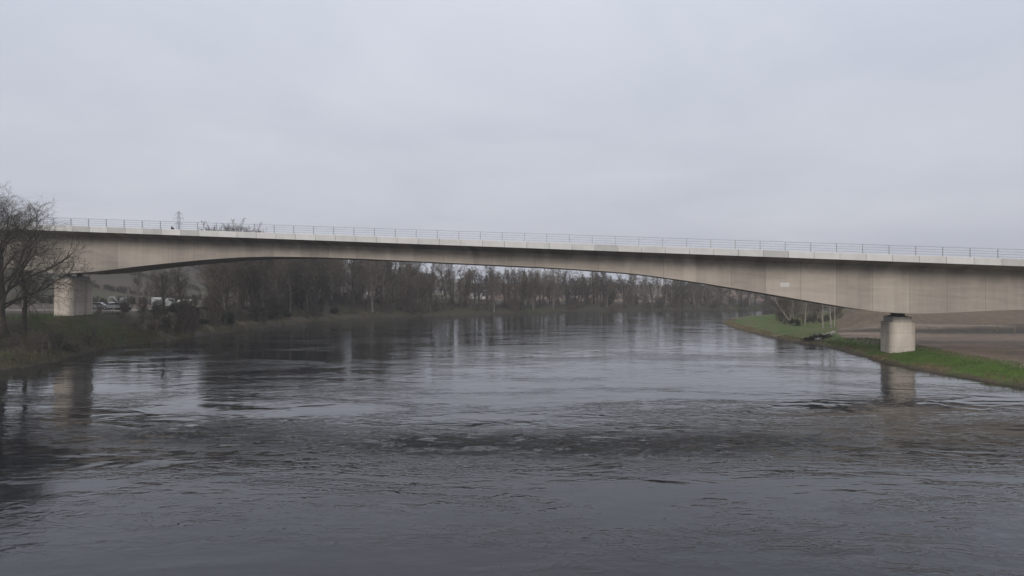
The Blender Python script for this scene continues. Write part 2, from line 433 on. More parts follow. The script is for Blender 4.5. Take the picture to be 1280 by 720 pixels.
for t in ts:
    dp = depth(t); prof.append([(t, .6), (t, .3), (t, -.55), (t, -dp), (t+200, -dp-8), (t+200, -.55), (t+200, .3), (t+200, .6)])
vi = np.zeros(len(g.data.loops), dtype=np.int32); g.data.loops.foreach_get('vertex_index', vi)
fl = np.array(prof).reshape(-1, 2)[vi]
uvl.data.foreach_set('uv', fl.astype(np.float32).ravel())
# road surface on the slab
v = []
for t in (T0, T1): v += [P(t, .5, zdeck(t)+.305), P(t, 13.5, zdeck(t)+.305), P(t, 13.5, zdeck(t)+.42), P(t, .5, zdeck(t)+.42)]
bpart('road_surface', v, [[0,1,2,3],[7,6,5,4],[3,2,6,7],[0,4,5,1],[0,3,7,4],[1,5,6,2]], M['asphalt'])
# precast edge panels, 3 m each, near side as parts
BAY = 3.0
k0, k1 = int(T0//BAY)+1, int(T1//BAY)
slope = (zB-zA)/122.2
for k in range(k0, k1):
    t0 = k*BAY + .02; t1 = (k+1)*BAY - .02
    v = []
    for t in (t0, t1):
        zd = zdeck(t)
        v += [P(t, -.02, zd-.04), P(t, .30, zd+.0), P(t, .30, zd+.78), P(t, .02, zd+.80), P(t, -.02, zd+.76)]
    ff = [[0,1,2,3,4],[9,8,7,6,5]] + [[q, 5+q, 5+(q+1)%5, (q+1)%5] for q in range(5)]
    bpart('edge_panel', v, ff, M[rnd.choice(['edge_a','edge_a','edge_a','edge_b','edge_c'])])
v = []
for t in (T0, T1): v += [P(t, 13.70, zdeck(t)), P(t, 14.0, zdeck(t)-.04), P(t, 14.0, zdeck(t)+.78), P(t, 13.70, zdeck(t)+.8)]
bpart('far_edge_beam', v, [[0,1,2,3],[7,6,5,4]] + [[q, 4+q, 4+(q+1)%4, (q+1)%4] for q in range(4)], M['edge_a'])
# parapet: posts + rails
pm = MB(); pm.box(-.045,.045,-.04,.04,0,1.17); pm.box(-.11,.11,-.10,.10,0,.03)
pd = pm.data('parapet_post'); pd.materials.append(M['steel'])
az = math.atan2(DY, DX)
for k in range(k0, k1+1):
    q = np.array(P(k*BAY + .35, .16, zdeck(k*BAY+.35)+.79)) - B0
    add('parapet_post', pd, None, br, tuple(q), (0, 0, az))
for hh, r in ((1.12,.030),(.80,.022),(.50,.022),(.20,.022)):
    mb = MB(); mb.tube(np.array(P(T0, .10, zdeck(T0)+.8+hh))-B0, np.array(P(T1, .10, zdeck(T1)+.8+hh))-B0, r, r, 6)
    mb.build('parapet_rail', M['steel'], br)
q = np.array(P(100.4, .16, zdeck(100.4)+.81)) - B0
mb = MB(); mb.box(-.24,.20,-.10,.10,0,.24,.03); mb.box(.0,.16,-.08,.08,.24,.42,.02)
mb.build('junction_box', M['dark'], br, tuple(q), (0,0,az))
# plaque on the web
t_p = None
k = (981-CX)/F; t_p = (WX - WY*k)/(.985 + .1726*k); Yp = WY + DY*t_p; zp = H - (356-CY)*Yp/F
v = [P(t_p+a, 3-b, zp+c) for b in (.003, .05) for a, c in ((-.55,-.27),(.55,-.27),(.55,.27),(-.55,.27))]
bpart('plaque', v, [[3,2,1,0],[4,5,6,7],[0,1,5,4],[1,2,6,5],[2,3,7,6],[3,0,4,7]], M['edge_c'])
def rrect(w, l, r, n=6):
    pts = []
    for cx, cy, a0 in ((w/2-r, l/2-r, 0), (-w/2+r, l/2-r, 90), (-w/2+r, -l/2+r, 180), (w/2-r, -l/2+r, 270)):
        for i in range(n+1):
            a = R(a0 + 90*i/n); pts.append((cx + r*math.cos(a), cy + r*math.sin(a)))
    return pts
def rings(levels):                      # levels: (z, outline)
    v = []; n = len(levels[0][1]); f = []
    for z, o in levels: v += [(x, y, z) for x, y in o]
    for a in range(len(levels)-1):
        for i in range(n): f.append([a*n+i, a*n+(i+1)%n, (a+1)*n+(i+1)%n, (a+1)*n+i])
    f.append(list(range(n-1,-1,-1))); f.append([(len(levels)-1)*n+i for i in range(n)])
    return v, f
def pier(t, zbase, zbody, zpl, zsof, w, l):
    c = np.array(P(t, 7, 0)) - np.array([0, 0, 0]); 
    o = add('pier', mesh_data('pier', *rings([(zbase-2, rrect(w,l,.95)), (zbase+.02, rrect(w,l,.95)), (zbody-.08, rrect(w,l,.95)), (zbody, rrect(w-.16,l-.16,.87))])), M['pier'], br,
            (c[0]-B0[0], c[1]-B0[1], -B0[2]), (0,0,az))
    v, f = rings([(zbody+.003, rrect(w-.75,l-.9,.35)), (zpl-.04, rrect(w-.75,l-.9,.35)), (zpl, rrect(w-.83,l-.98,.3))])
    add('bearing_plinth', mesh_data('bearing_plinth', v, f), M['plinth'], o)
    for sy in (-1, 1):
        mb = MB(); mb.box(-.62,.62, sy*1.25-.5, sy*1.25+.5, zpl+.003, zpl+.10,.02); mb.tube((0,sy*1.25,zpl+.10),(0,sy*1.25,zsof-.08),.42,.42,18); mb.box(-.7,.7,sy*1.25-.55,sy*1.25+.55,zsof-.08,zsof-.004)
        mb.build('bearing', M['bearing'], o)
pier(0, 1.0, 4.62, 5.30, zdeck(0)-depth(0), 3.15, 4.6)
pier(SPAN+.1, 4.4, 10.2, 10.85, zdeck(SPAN+.1)-depth(SPAN+.1), 3.4, 5.3)

# ------------------------------------------------------------------ trees
def strips(starts, ends, w0, w1, rg):
    """thin triangles-with-width from start to end"""
    s = np.asarray(starts); e = np.asarray(ends); d = e - s
    rv = rg.normal(size=s.shape); u = np.cross(d, rv); u /= (np.linalg.norm(u, axis=1, keepdims=True) + 1e-9)
    n = len(s)
    v = np.concatenate([s - u*w0[:, None], s + u*w0[:, None], e + u*w1[:, None], e - u*w1[:, None]])
    f = np.stack([np.arange(n), np.arange(n)+n, np.arange(n)+2*n, np.arange(n)+3*n], 1)
    return v, f
def grow(seed, height, spread, trunk_r, n_limb=9, subs=(7, 6, 5), bole=.28, lean=(0, 0), up=.5, twigw=.022, droop=0.0, curv=.22, leader=.75, multi=1, rnd_top=.5):
    """returns (wood verts, wood faces, twig verts, twig faces)"""
    rg = np.random.RandomState(seed)
    wood = MB()
    tw_s, tw_e, tw_w = [], [], []
    def path(p, d, L, r, nseg, bend, taper, upw):
        pts = [p.copy()]; rad = [r]
        d = d/np.linalg.norm(d)
        for i in range(nseg):
            d = d + rg.normal(size=3)*bend + np.array([0, 0, upw])
            d /= np.linalg.norm(d); p = p + d*L/nseg; pts.append(p.copy()); rad.append(max(r*(1 - (1-taper)*(i+1)/nseg), .006))
        return pts, rad
    def addtube(pts, rad, n):
        b = len(wood.v); 
        for i, (p, r) in enumerate(zip(pts, rad)):
            d = (pts[min(i+1, len(pts)-1)] - pts[max(i-1, 0)]); d /= np.linalg.norm(d)+1e-9
            a = np.array([1.,0,0]) if abs(d[0]) < .7 else np.array([0,1.,0]); u = np.cross(d, a); u /= np.linalg.norm(u); w = np.cross(d, u)
            for k in range(n):
                t = 2*math.pi*k/n; wood.v.append(tuple(p + r*(math.cos(t)*u + math.sin(t)*w)))
        for i in range(len(pts)-1):
            for k in range(n): wood.f.append([b+i*n+k, b+i*n+(k+1)%n, b+(i+1)*n+(k+1)%n, b+(i+1)*n+k])
    def pick(pts, u):
        x = u*(len(pts)-1); i = min(int(x), len(pts)-2); return pts[i] + (pts[i+1]-pts[i])*(x-i), (pts[i+1]-pts[i])/ (np.linalg.norm(pts[i+1]-pts[i])+1e-9)
    def side(d, ang):
        rv = rg.normal(size=3); u = np.cross(d, rv); u /= np.linalg.norm(u)+1e-9
        return d*math.cos(ang) + u*math.sin(ang)
    for st in range(multi):
        l0 = np.array([lean[0], lean[1], 1.0]) + (rg.normal(size=3)*np.array([.22,.22,0]) if multi > 1 else 0)
        tp, tr = path(np.array([0, 0, -.4]) + (rg.normal(size=3)*np.array([.4,.4,0]) if multi > 1 else 0), l0, height*leader*(.8+.2*rg.rand() if multi > 1 else 1), trunk_r, 8, .05, .28, .03)
        tr[0] *= 1.35
        addtube(tp, tr, 8)
        for i in range(n_limb):
            u = bole + (1-bole)*(i+.5*rg.rand())/n_limb
            p, d = pick(tp, min(u, .99)); ang = R(rg.uniform(35, 70))*(1-.45*u)
            az_ = i*2.4 + rg.rand()*.8
            out = np.array([math.cos(az_), math.sin(az_), 0]); dd_ = d*math.cos(ang) + out*math.sin(ang)
            L = spread*(1.08 - rnd_top*u)*rg.uniform(.72, 1.15); r = trunk_r*(.42 - .22*u)*rg.uniform(.8,1.1)
            lp, lr = path(p, dd_, L, r, 6, curv, .25, up*.16)
            addtube(lp, lr, 5)
            for j in range(subs[0]):
                uu = .25 + .75*(j+rg.rand()*.6)/subs[0]; q, d2 = pick(lp, min(uu, .99))
                L2 = L*.48*(1.15-.6*uu)*rg.uniform(.7, 1.2)
                sp_, sr = path(q, side(d2, R(rg.uniform(28, 62))), L2, r*.36*(1.1-.5*uu), 4, curv*1.1, .3, up*.12-droop)
                addtube(sp_, sr, 3)
                for k in range(subs[1]):
                    u3 = .15 + .85*(k+rg.rand()*.6)/subs[1]; q3, d3 = pick(sp_, min(u3, .99))
                    L3 = L2*.55*rg.uniform(.6, 1.2)
                    pp, _r = path(q3, side(d3, R(rg.uniform(25, 60))), L3, .01, 3, curv*1.1, .5, up*.08-droop)
                    for a, b in zip(pp[:-1], pp[1:]): tw_s.append(a); tw_e.append(b); tw_w.append(twigw)
                    for l in range(subs[2]):
                        q4, d4 = pick(pp, rg.uniform(.2, 1)*.99)
                        e4 = q4 + side(d4, R(rg.uniform(20, 60)))*L3*rg.uniform(.3, .6) - np.array([0,0,droop*.3])
                        tw_s.append(q4); tw_e.append(e4); tw_w.append(twigw*.55)
    tw = np.array(tw_w)
    tv, tf = strips(tw_s, tw_e, tw, tw*.55, rg)
    return wood.v, wood.f, tv, tf
def tree_proto(name, g, bark, twig):
    wm = mesh_data(name + '_trunk', g[0], g[1], True); wm.materials.append(bark)
    tm_ = mesh_data(name + '_crown', g[2], g[3], False); tm_.materials.append(twig)
    return (name, wm, tm_)
def place_tree(pr, x, y, s, rz, label, group=None, cat='tree', z=None, tilt=(0, 0), sz=None):
    o = empty(pr[0], (x, y, (gz(x, y) if z is None else z) - .1), rz); o.rotation_euler = (tilt[0], tilt[1], rz)
    o.scale = (s, s, sz or s)
    tag(o, label, cat, group)
    a = bpy.data.objects.new('trunk', pr[1]); COL.objects.link(a); a.parent = o
    b = bpy.data.objects.new('crown', pr[2]); COL.objects.link(b); b.parent = o
    return o

protos = []
SP = [5.4, 6.2, 3.6, 4.8, 5.8, 3.2, 6.8, 5.0, 4.2]
for s_ in range(9):
    slim = s_ in (2, 5)
    g = grow(100+s_, 15.5, SP[s_], (.24 if slim else .33)*(.8 if s_ == 8 else 1), 10 + s_ % 3, (7, 6, 5), [.26,.2,.34,.3,.22,.4,.16,.3,.1][s_], up=.95, twigw=.038,
             leader=.86 if slim else .66, rnd_top=.45 if slim else .2, multi=3 if s_ == 8 else 1, curv=.24)
    protos.append(tree_proto('bare_tree', g, M['bark_grey'] if s_ in (1, 2, 4, 7) else M['bark'], M['twig_warm'] if s_ in (1, 4, 5, 8) else M['twig']))
scrubs = []
for s_ in range(5):
    g = grow(300+s_, 3.6 + .5*s_, 1.5, .06, 6, (5, 5, 4), .1, up=.7, twigw=.03, leader=.85, multi=6, rnd_top=.3, curv=.3)
    scrubs.append(tree_proto('bare_shrub', g, M['bark_grey'], (M['twig'], M['twig_warm'], M['scrub'])[s_ % 3]))
# ivy-clad / evergreen one
def leaf_cloud(seed, n, centres, rad, size, flat=.8):
    rg = np.random.RandomState(seed); c = np.array(centres); r = np.array(rad)
    k = rg.randint(0, len(c), n); d = rg.normal(size=(n, 3)); d /= np.linalg.norm(d, axis=1, keepdims=True)
    q = c[k] + d*r[k][:, None]*(rg.rand(n)**.45)[:, None]*np.array([1, 1, flat])
    a = rg.normal(size=(n, 3)); a /= np.linalg.norm(a, axis=1, keepdims=True)
    b = np.cross(a, rg.normal(size=(n, 3))); b /= np.linalg.norm(b, axis=1, keepdims=True)
    s = size*(.5 + rg.rand(n))[:, None]
    v = np.concatenate([q - a*s, q + b*s*.6, q + a*s, q - b*s*.6])
    f = np.stack([np.arange(n), np.arange(n)+n, np.arange(n)+2*n, np.arange(n)+3*n], 1)
    return v, f
def shrub_proto(seed, name, h, w, mat, n=2600, size=.09, lobes=9):
    rg = np.random.RandomState(seed)
    cs = []; rd = []
    for i in range(lobes):
        a = rg.rand()*6.28; q = rg.rand()**.5*w*.55
        z = h*rg.uniform(.22, .75)*(1-.35*q/w); cs.append((q*math.cos(a), q*math.sin(a), z)); rd.append(rg.uniform(.2, .36)*w)
    v, f = leaf_cloud(seed, n, cs, rd, size)
    cm = mesh_data(name+'_crown', v, f); cm.materials.append(mat)
    mb = MB()
    for c in cs: mb.tube((c[0]*.15, c[1]*.15, -.3), (c[0]*.6, c[1]*.6, c[2]*.6), .05, .03, 5); mb.tube((c[0]*.6, c[1]*.6, c[2]*.6), (c[0]*1.1, c[1]*1.1, c[2]*1.25), .03, .01, 4)
    wm = mb.data(name+'_stem'); wm.materials.append(M['bark'])
    return (name, wm, cm)
shrubs_dark = [shrub_proto(40+i, 'evergreen_shrub', 3.0, 3.4, M['leaf_dark'], 3400, .10) for i in range(3)]
shrubs_brown = [shrub_proto(60+i, 'bramble_bush', 1.5, 2.6, M['bramble'], 1700, .085) for i in range(3)]
shrubs_far = shrubs_brown + [shrub_proto(47+i, 'thicket_shrub', 2.4, 3.6, M['twig'], 1500, .13) for i in range(2)]
conifer = []
for s_ in range(2):
    rg = np.random.RandomState(80+s_); cs, rd = [], []
    for i in range(46):
        u = rg.rand()**.8; z = 3 + 12*u; r = (1-u)*2.7+.25; a = rg.rand()*6.28; cs.append((r*math.cos(a)*.8, r*math.sin(a)*.8, z)); rd.append(.5+.5*(1-u))
    v, f = leaf_cloud(80+s_, 9000, cs, rd, .13)
    cm = mesh_data('conifer_crown', v, f); cm.materials.append(M['leaf_dark'])
    mb = MB(); mb.tube((0,0,-.4),(0,0,7),.24,.15,8); mb.tube((0,0,7),(0,0,14.6),.15,.03,8)
    wm = mb.data('conifer_trunk'); wm.materials.append(M['bark'])
    conifer.append(('conifer', wm, cm))

def px_at(px, Y): return (px-CX)/F*Y

# big bare tree at the left edge
g = grow(3, 19.5, 11.5, .62, 20, (15, 10, 7), .15, lean=(.03, 0), up=.38, twigw=.017, droop=.03, curv=.20, leader=.68, rnd_top=.3)
bigA = tree_proto('bare_tree', g, M['bark'], M['twig'])
x, y = px_at(3, 87), 87
place_tree(bigA, x, y, 1.03, 3.1, 'huge bare spreading tree on the left bank in front of the bridge end', None, sz=.88)
g = grow(9, 13, 5.6, .33, 12, (9, 8, 5), .22, up=.4, twigw=.015, droop=.02)
bigB = tree_proto('bare_tree', g, M['bark'], M['twig'])
place_tree(bigB, px_at(30, 93), 93, .95, 2.2, 'smaller bare tree just right of the huge tree before the left pier', None)
place_tree(bigB, px_at(-40, 84), 84, .6, 4.2, 'bare tree leaning in at the extreme left edge of the photo', None)

# wood along the left bank beyond the bridge
def water_Y(px):                       # where the left shoreline lies along this bearing
    q = [(a, H*F/(b-CY)) for a, b in Lpx]
    return float(np.interp(px, [a for a, _ in q], [b for _, b in q]))
G1 = 'bare trees of the wood on the left bank'
L1 = 'bare tree in the dense wood on the left bank beyond the bridge'
PH = {p_[2].name: max(v_.co.z for v_ in p_[2].vertices) for p_ in protos}
def lump(n, pa, pb, da, db, smin, smax, label, group, seed, excl=()):
    rg = np.random.RandomState(seed); out = []
    for i in range(n):
        for _ in range(12):
            px = rg.uniform(pa, pb); Y = water_Y(px) + rg.uniform(da, db)
            x = px_at(px, Y)
            if all((x-a)**2 + (Y-b)**2 > 7 for a, b in out): break
        out.append((x, Y))
        pr = protos[rg.randint(len(protos))]
        s = rg.uniform(smin, smax); hp_ = PH[pr[2].name]
        lim = (H + (CY - (286 + .0365*(px-90)))*Y/F - gz(x, Y))/hp_
        if px < 480: s = min(s, lim/1.1)
        place_tree(pr, x, Y, s, rg.rand()*6.28, label, group, tilt=(rg.normal()*.03, rg.normal()*.03), sz=s*rg.uniform(.95, 1.1))
    return out
lump(34, 264, 400, 3, 40, 1.05, 1.6, L1, G1, 1)
lump(50, 330, 485, 4, 50, 1.0, 1.5, L1, G1, 2)
lump(20, 285, 490, 45, 90, .9, 1.25, L1, G1, 12)
lump(9, 170, 262, 55, 85, .55, .8, 'low bare tree on the brown slope behind the left pier', 'thin trees on the slope behind the left pier', 3)
lump(70, 490, 760, 2, 22, .62, 1.12, 'bare tree in the row on the far shore, under mid span', 'bare trees along the far shore', 4)
lump(62, 740, 985, 2, 30, .6, 1.0, 'bare tree in the dark wood where the river bends right', 'bare trees at the river bend', 5)
# single trees one can tell apart
g = grow(21, 9.5, 3.4, .34, 9, (6, 6, 4), .32, up=.3, twigw=.03)
place_tree(tree_proto('bare_tree', g, M['bark'], M['twig']), px_at(205, 140), 140, 1.0, .4, 'small lone dark bare tree in front of the white sheeted stacks')
for (px, Y, s, lb) in ((500, 318, .95, 'dark conifer left of the gap of sky under mid span'), (512, 330, .8, 'shorter dark conifer beside the gap of sky under mid span'),
                       (655, 330, .95, 'dark conifer among the far shore trees right of mid span'), (608, 340, .8, 'dark conifer rising behind the middle of the far shore row')):
    place_tree(conifer[int(px) % 2], px_at(px, Y), Y, s, px, lb, cat='conifer')
# crowns that show above the parapet
g = grow(33, 15, 7.5, .4, 22, (9, 7, 6), .35, up=.22, twigw=.04, leader=.62, rnd_top=.3)
wide = tree_proto('bare_tree', g, M['bark'], M['twig']); wide_h = float(np.percentile([v_.co.z for v_ in wide[2].vertices], 99.5))
for px, Y, top, lb in ((266, 250, 283, 'leftmost of four bare crowns showing above the bridge parapet'), (282, 258, 279, 'second from left of four bare crowns showing above the bridge parapet'), (299, 262, 280, 'third from left of four bare crowns showing above the bridge parapet'), (318, 255, 285, 'rightmost of four bare crowns showing above the bridge parapet')):
    x = px_at(px, Y); z0 = gz(x, Y); zt = H + (CY-top)*Y/F
    place_tree(wide, x, Y, 1.15, px, lb, sz=(zt-z0)/wide_h)
# birches on the right bank
def right_tree(px, py, s, rz, lb, pr, tilt=(0,0), group=None, Y=None, cat='tree'):
    Y = Y or (H-1.0)*F/(py-CY); place_tree(pr, px_at(px, Y), Y, s, rz, lb, group, cat, tilt=tilt)
def birch(seed, h, r, n=8, sprd=2.2, **k):
    g = grow(seed, h, sprd, r, n, (5, 5, 4), .35, up=.7, twigw=.02, leader=.95, **k); return tree_proto('birch_tree', g, M['birch'], M['twig_warm'])
b1 = birch(51, 9.5, .13); b2 = birch(52, 11, .12); b3 = birch(53, 8, .10)
right_tree(991, 405, 1.0, 0, 'thin pale birch leaning far left over the grass point', b1, tilt=(0, R(-34)), Y=150, cat='birch')
right_tree(988, 404, .8, 2, 'slim birch rising steeply beside the leaning birch', b3, tilt=(0, R(-10)), Y=152, cat='birch')
right_tree(993, 404, .85, 3, 'slim birch forking upward behind the dark bush on the point', b3, tilt=(0, R(8)), Y=154, cat='birch')
right_tree(1006, 405, .9, 1, 'single upright birch between the dark bush and the birch pair', b2, Y=148, cat='birch')
right_tree(1029, 412, 1.0, 5, 'left birch of the pale upright group left of the right pier', b2, Y=137, cat='birch')
right_tree(1039, 413, 1.0, 6, 'middle birch of the pale upright group left of the right pier', b1, Y=136, cat='birch')
right_tree(1043, 412, .95, 2, 'right birch of the pale upright group left of the right pier', b2, Y=138, cat='birch')
rg = np.random.RandomState(77)
for k in range(26):
    px = rg.uniform(972, 1072); Y = rg.uniform(158, 215)
    if px > 1045: Y = rg.uniform(178, 215)
    s = rg.uniform(.4, .62)
    place_tree(protos[rg.randint(9)], px_at(px, Y), Y, s, rg.rand()*6, 'thin bare tree in the thicket behind the birches on the right bank', 'thicket behind the birches')
# bushes
place_tree(shrubs_dark[0], px_at(993, 147), 147, .62, 0, 'dark evergreen bush at the foot of the leaning birch', cat='bush')
place_tree(shrubs_dark[1], px_at(232, 138), 138, 1.2, 0, 'big dark bush right of the white sheeted stacks', cat='bush')
place_tree(shrubs_dark[2], px_at(222, 137), 137, .9, 0, 'dark bush left of the biggest one by the sheeted stacks', cat='bush')
rg = np.random.RandomState(78)
for k in range(24):
    px = rg.uniform(250, 520); Y = water_Y(px) + rg.uniform(5, 26); s = rg.uniform(.4, .95)
    place_tree(shrubs_dark[rg.randint(3)], px_at(px, Y), Y, s, rg.rand()*6, 'dark evergreen shrub under the trees of the left bank wood', 'shrubs under the left bank wood', cat='bush', sz=s*rg.uniform(.7, 1.3))
for k in range(70):
    px = rg.uniform(225, 520); Y = water_Y(px) + rg.uniform(1.5, 20); s = rg.uniform(.6, 1.3)
    place_tree(scrubs[rg.randint(5)], px_at(px, Y), Y, s, rg.rand()*6, 'leafless twiggy shrub at the front of the left bank wood', 'leafless shrubs before the left bank wood', cat='shrub')
for k in range(90):
    px = rg.uniform(500, 1000); Y = water_Y(px) + rg.uniform(.8, 12); s = rg.uniform(.6, 1.4)
    place_tree(scrubs[rg.randint(5)], px_at(px, Y), Y, s, rg.rand()*6, 'leafless twiggy shrub along the far shore', 'leafless shrubs along the far shore', cat='shrub')
for k in range(46):
    px = rg.uniform(100, 250) if k % 3 else rg.uniform(-40, 100); Y = water_Y(px) + rg.uniform(1.5, 26) ; s = rg.uniform(.3, .8)
    if px < 118: Y = water_Y(px) + rg.uniform(1.5, 9)
    place_tree(scrubs[rg.randint(5)], px_at(px, Y), Y, s, rg.rand()*6, 'leafless shrub on the open left bank below the left pier', 'leafless shrubs below the left pier', cat='shrub')
for k in range(30):
    px = rg.uniform(980, 1050); Y = rg.uniform(150, 200); s = rg.uniform(.2, .55)
    place_tree(scrubs[rg.randint(5)], px_at(px, Y), Y, s, rg.rand()*6, 'leafless brown shrub among the birches on the right bank', 'shrubs among the birches', cat='shrub')
# ground cover: reeds and rough grass on the banks (nobody could count these)
def blades(name, n, region, mat, h0, h1, w, seed, label, cat):
    rg = np.random.RandomState(seed); x, y = region(rg, n*3)
    z, d, ri, ins = terrain(x, y); return x, y, z, d, ri, ins, rg
def scatter(name, x, y, z, mat, h0, h1, w, rg, label, cat):
    n = len(x); hgt = rg.uniform(h0, h1, n); a = rg.rand(n)*6.28; lean = rg.normal(size=(n, 2))*.3
    ux = np.cos(a)*w; uy = np.sin(a)*w
    v = np.concatenate([np.stack([x-ux, y-uy, z-.05], 1), np.stack([x+ux, y+uy, z-.05], 1), np.stack([x+lean[:,0]*hgt, y+lean[:,1]*hgt, z+hgt], 1)])
    f = np.stack([np.arange(n), np.arange(n)+n, np.arange(n)+2*n], 1)
    tag(add(name, mesh_data(name, v, f), mat), label, cat, kind='stuff')
rg = np.random.RandomState(5)
x = rg.uniform(-110, -5, 420000); y = rg.uniform(60, 215, 420000)
z, d, ri, ins = terrain(x, y); cl = fbm(x, y, 3.5, 3, 20)
k = (~ins) & (~ri) & (d > .3) & (d < 15) & (cl > -.05)
x1, y1, z1 = x[k], y[k], z[k]; sel = rg.rand(len(x1)) < .5
scatter('rough_grass', x1[sel][:42000], y1[sel][:42000], z1[sel][:42000], M['grassblade'], .2, .55, .035, rg, 'rough dark grass covering the left river bank', 'grass')
k2 = (~ins) & (~ri) & (d > .2) & (d < 5.5) & (cl > -.1)
x2, y2, z2 = x[k2], y[k2], z[k2]; s2 = rg.rand(len(x2)) < np.where((x2 > -62) & (x2 < -45) & (y2 > 95) & (y2 < 150), 1.0, .45)
scatter('reeds', x2[s2][:26000], y2[s2][:26000], z2[s2][:26000], M['reed'], .25, .8, .03, rg, 'dry brown reeds along the edge of the left bank', 'reeds')
x = rg.uniform(38, 110, 300000); y = rg.uniform(48, 190, 300000)
z, d, ri, ins = terrain(x, y); cl = fbm(x, y, 2.5, 3, 22)
k = ri & (d > .3) & (d < 2.3) & (cl > -.15)
kg = ri & (d > 1.0) & (d < 10) & (y < 112); xg, yg, zg = x[kg][:45000], y[kg][:45000], z[kg][:45000]
scatter('bank_grass', xg, yg, zg, M['greengrass'], .08, .26, .03, rg, 'green grass on the strip before the right pier', 'grass')
scatter('dry_bank_grass', x[k][:16000], y[k][:16000], z[k][:16000], M['reed'], .12, .38, .03, rg, 'straw coloured grass fringing the right bank at the water', 'grass')

# ------------------------------------------------------------------ brush heap and stones at the notch of the right bank
hx, hy = ground_at(1024, 424, .6)
rg = np.random.RandomState(90); S, E, W = [], [], []
for i in range(420):
    u = rg.rand(); c = np.array([(u-.5)*5.2, (u-.5)*3.0, .25+.9*rg.rand()*(1-abs(u-.55))]); d = rg.normal(size=3)*np.array([1,.8,.35]); d /= np.linalg.norm(d)
    L = rg.uniform(.3, 1.1); S.append(c-d*L); E.append(c+d*L); W.append(rg.uniform(.02, .07))
v, f = strips(S, E, np.array(W), np.array(W)*.5, rg)
tag(add('brush_heap', mesh_data('brush_heap', v, f), M['bark'], None, (hx, hy, gz(hx, hy)-.45)), 'dark heap of branches washed into the notch of the right bank', 'brush heap')
def rock(seed, r):
    rg = np.random.RandomState(seed); import bmesh
    bm = bmesh.new(); bmesh.ops.create_icosphere(bm, subdivisions=2, radius=r)
    for q in bm.verts:
        q.co *= 1 + .28*rg.normal()*.6; q.co.z *= .65
    me = bpy.data.meshes.new('stone'); bm.to_mesh(me); bm.free(); me.materials.append(M['stone']); return me
rk = [rock(i, .42) for i in range(4)]
rg = np.random.RandomState(91)
for i in range(18):
    px = rg.uniform(1010, 1042); py = 428.5 - (px-1010)*.18 + rg.uniform(-2, 1.6) ; x, y = ground_at(px, py, .3)
    o = add('stone', rk[i % 4], None, None, (x, y, max(gz(x, y), -.1)+.1), (rg.rand(), rg.rand(), rg.rand()*6)); s = rg.uniform(.5, 1.25); s *= .8; o.scale = (s, s, s)
    tag(o, 'pale stone at the foot of the dark brush heap', 'stone', 'stones by the brush heap')
# marker posts on the right bank earthworks
def post(px, Y, h, lb, foot=False):
    x = px_at(px, Y); o = empty('marker_post', (x, Y, gz(x, Y))); tag(o, lb, 'post')
    mb = MB(); mb.box(-.09,.09,-.09,.09,-.3,h,.02); mb.build('shaft', M['dark'] if foot else M['timber'], o)
    if foot:
        mb = MB(); mb.box(-.45,.55,-.3,.3,-.05,.22,.04); mb.build('foot_block', M['white'], o)
post(1185, 165, 1.6, 'dark post on a small white block on the bank right of the right pier', True)
post(1268, 121, 1.3, 'thin wooden post at the far right edge of the soil field')
post(1247, 124, 1.0, 'short wooden post left of the one at the right edge')

# ------------------------------------------------------------------ construction site behind the left pier
def vehicle(x, y, rz, lb, van):
    z = gz(x, y); o = empty('parked_van' if van else 'parked_car', (x, y, z), rz); tag(o, lb, 'van' if van else 'car')
    L, Wd = (5.4, 2.0) if van else (4.5, 1.8)
    if van: pr = [(-2.6,.4),(2.55,.4),(2.7,.7),(2.65,1.05),(1.9,1.3),(1.2,2.1),(.9,2.25),(-2.55,2.25),(-2.68,1.9),(-2.68,.6)]
    else: pr = [(-2.15,.35),(2.1,.35),(2.25,.6),(2.15,.85),(1.1,1.0),(.45,1.42),(-.9,1.46),(-1.7,1.05),(-2.2,.98),(-2.25,.6)]
    mb = MB(); mb.prism(pr, -Wd/2, Wd/2); mb.build('body', M['white'], o)
    mb = MB()
    for s in (-1, 1):
        q = [(1.75,1.35),(1.15,2.0),(.3,2.0),(.3,1.35)] if van else [(1.0,1.02),(.42,1.36),(-.88,1.38),(-1.5,1.04)]
        mb.prism(q, s*Wd/2-.01, s*Wd/2+.012)
    mb.build('side_window', M['glass'], o)
    for sx in (-1.55, 1.6):
        for s in (-1, 1):
            mb = MB(); mb.tube((sx, s*(Wd/2-.2), .34), (sx, s*(Wd/2+.02), .34), .35, .35, 16); w = mb.build('wheel', M['rubber'], o)
            mb = MB(); mb.tube((sx, s*(Wd/2+.021), .34), (sx, s*(Wd/2+.04), .34), .2, .18, 12); mb.build('rim', M['steel'], w)
    for s in (-1, 1):
        mb = MB(); mb.box(pr[-1][0]-.02, pr[-1][0]+.06, s*Wd*.42-.12, s*Wd*.42+.12, .75, 1.0); mb.build('tail_light', M['red'], o)
vehicle(px_at(124, 140), 140, R(10), 'white car parked nearest the left pier on the dirt', False)
vehicle(px_at(134, 143), 143, R(172), 'second white car parked beside the first behind the left pier', False)
vehicle(px_at(143, 140), 140, R(-160), 'white car with red tail lights right of the two others', False)
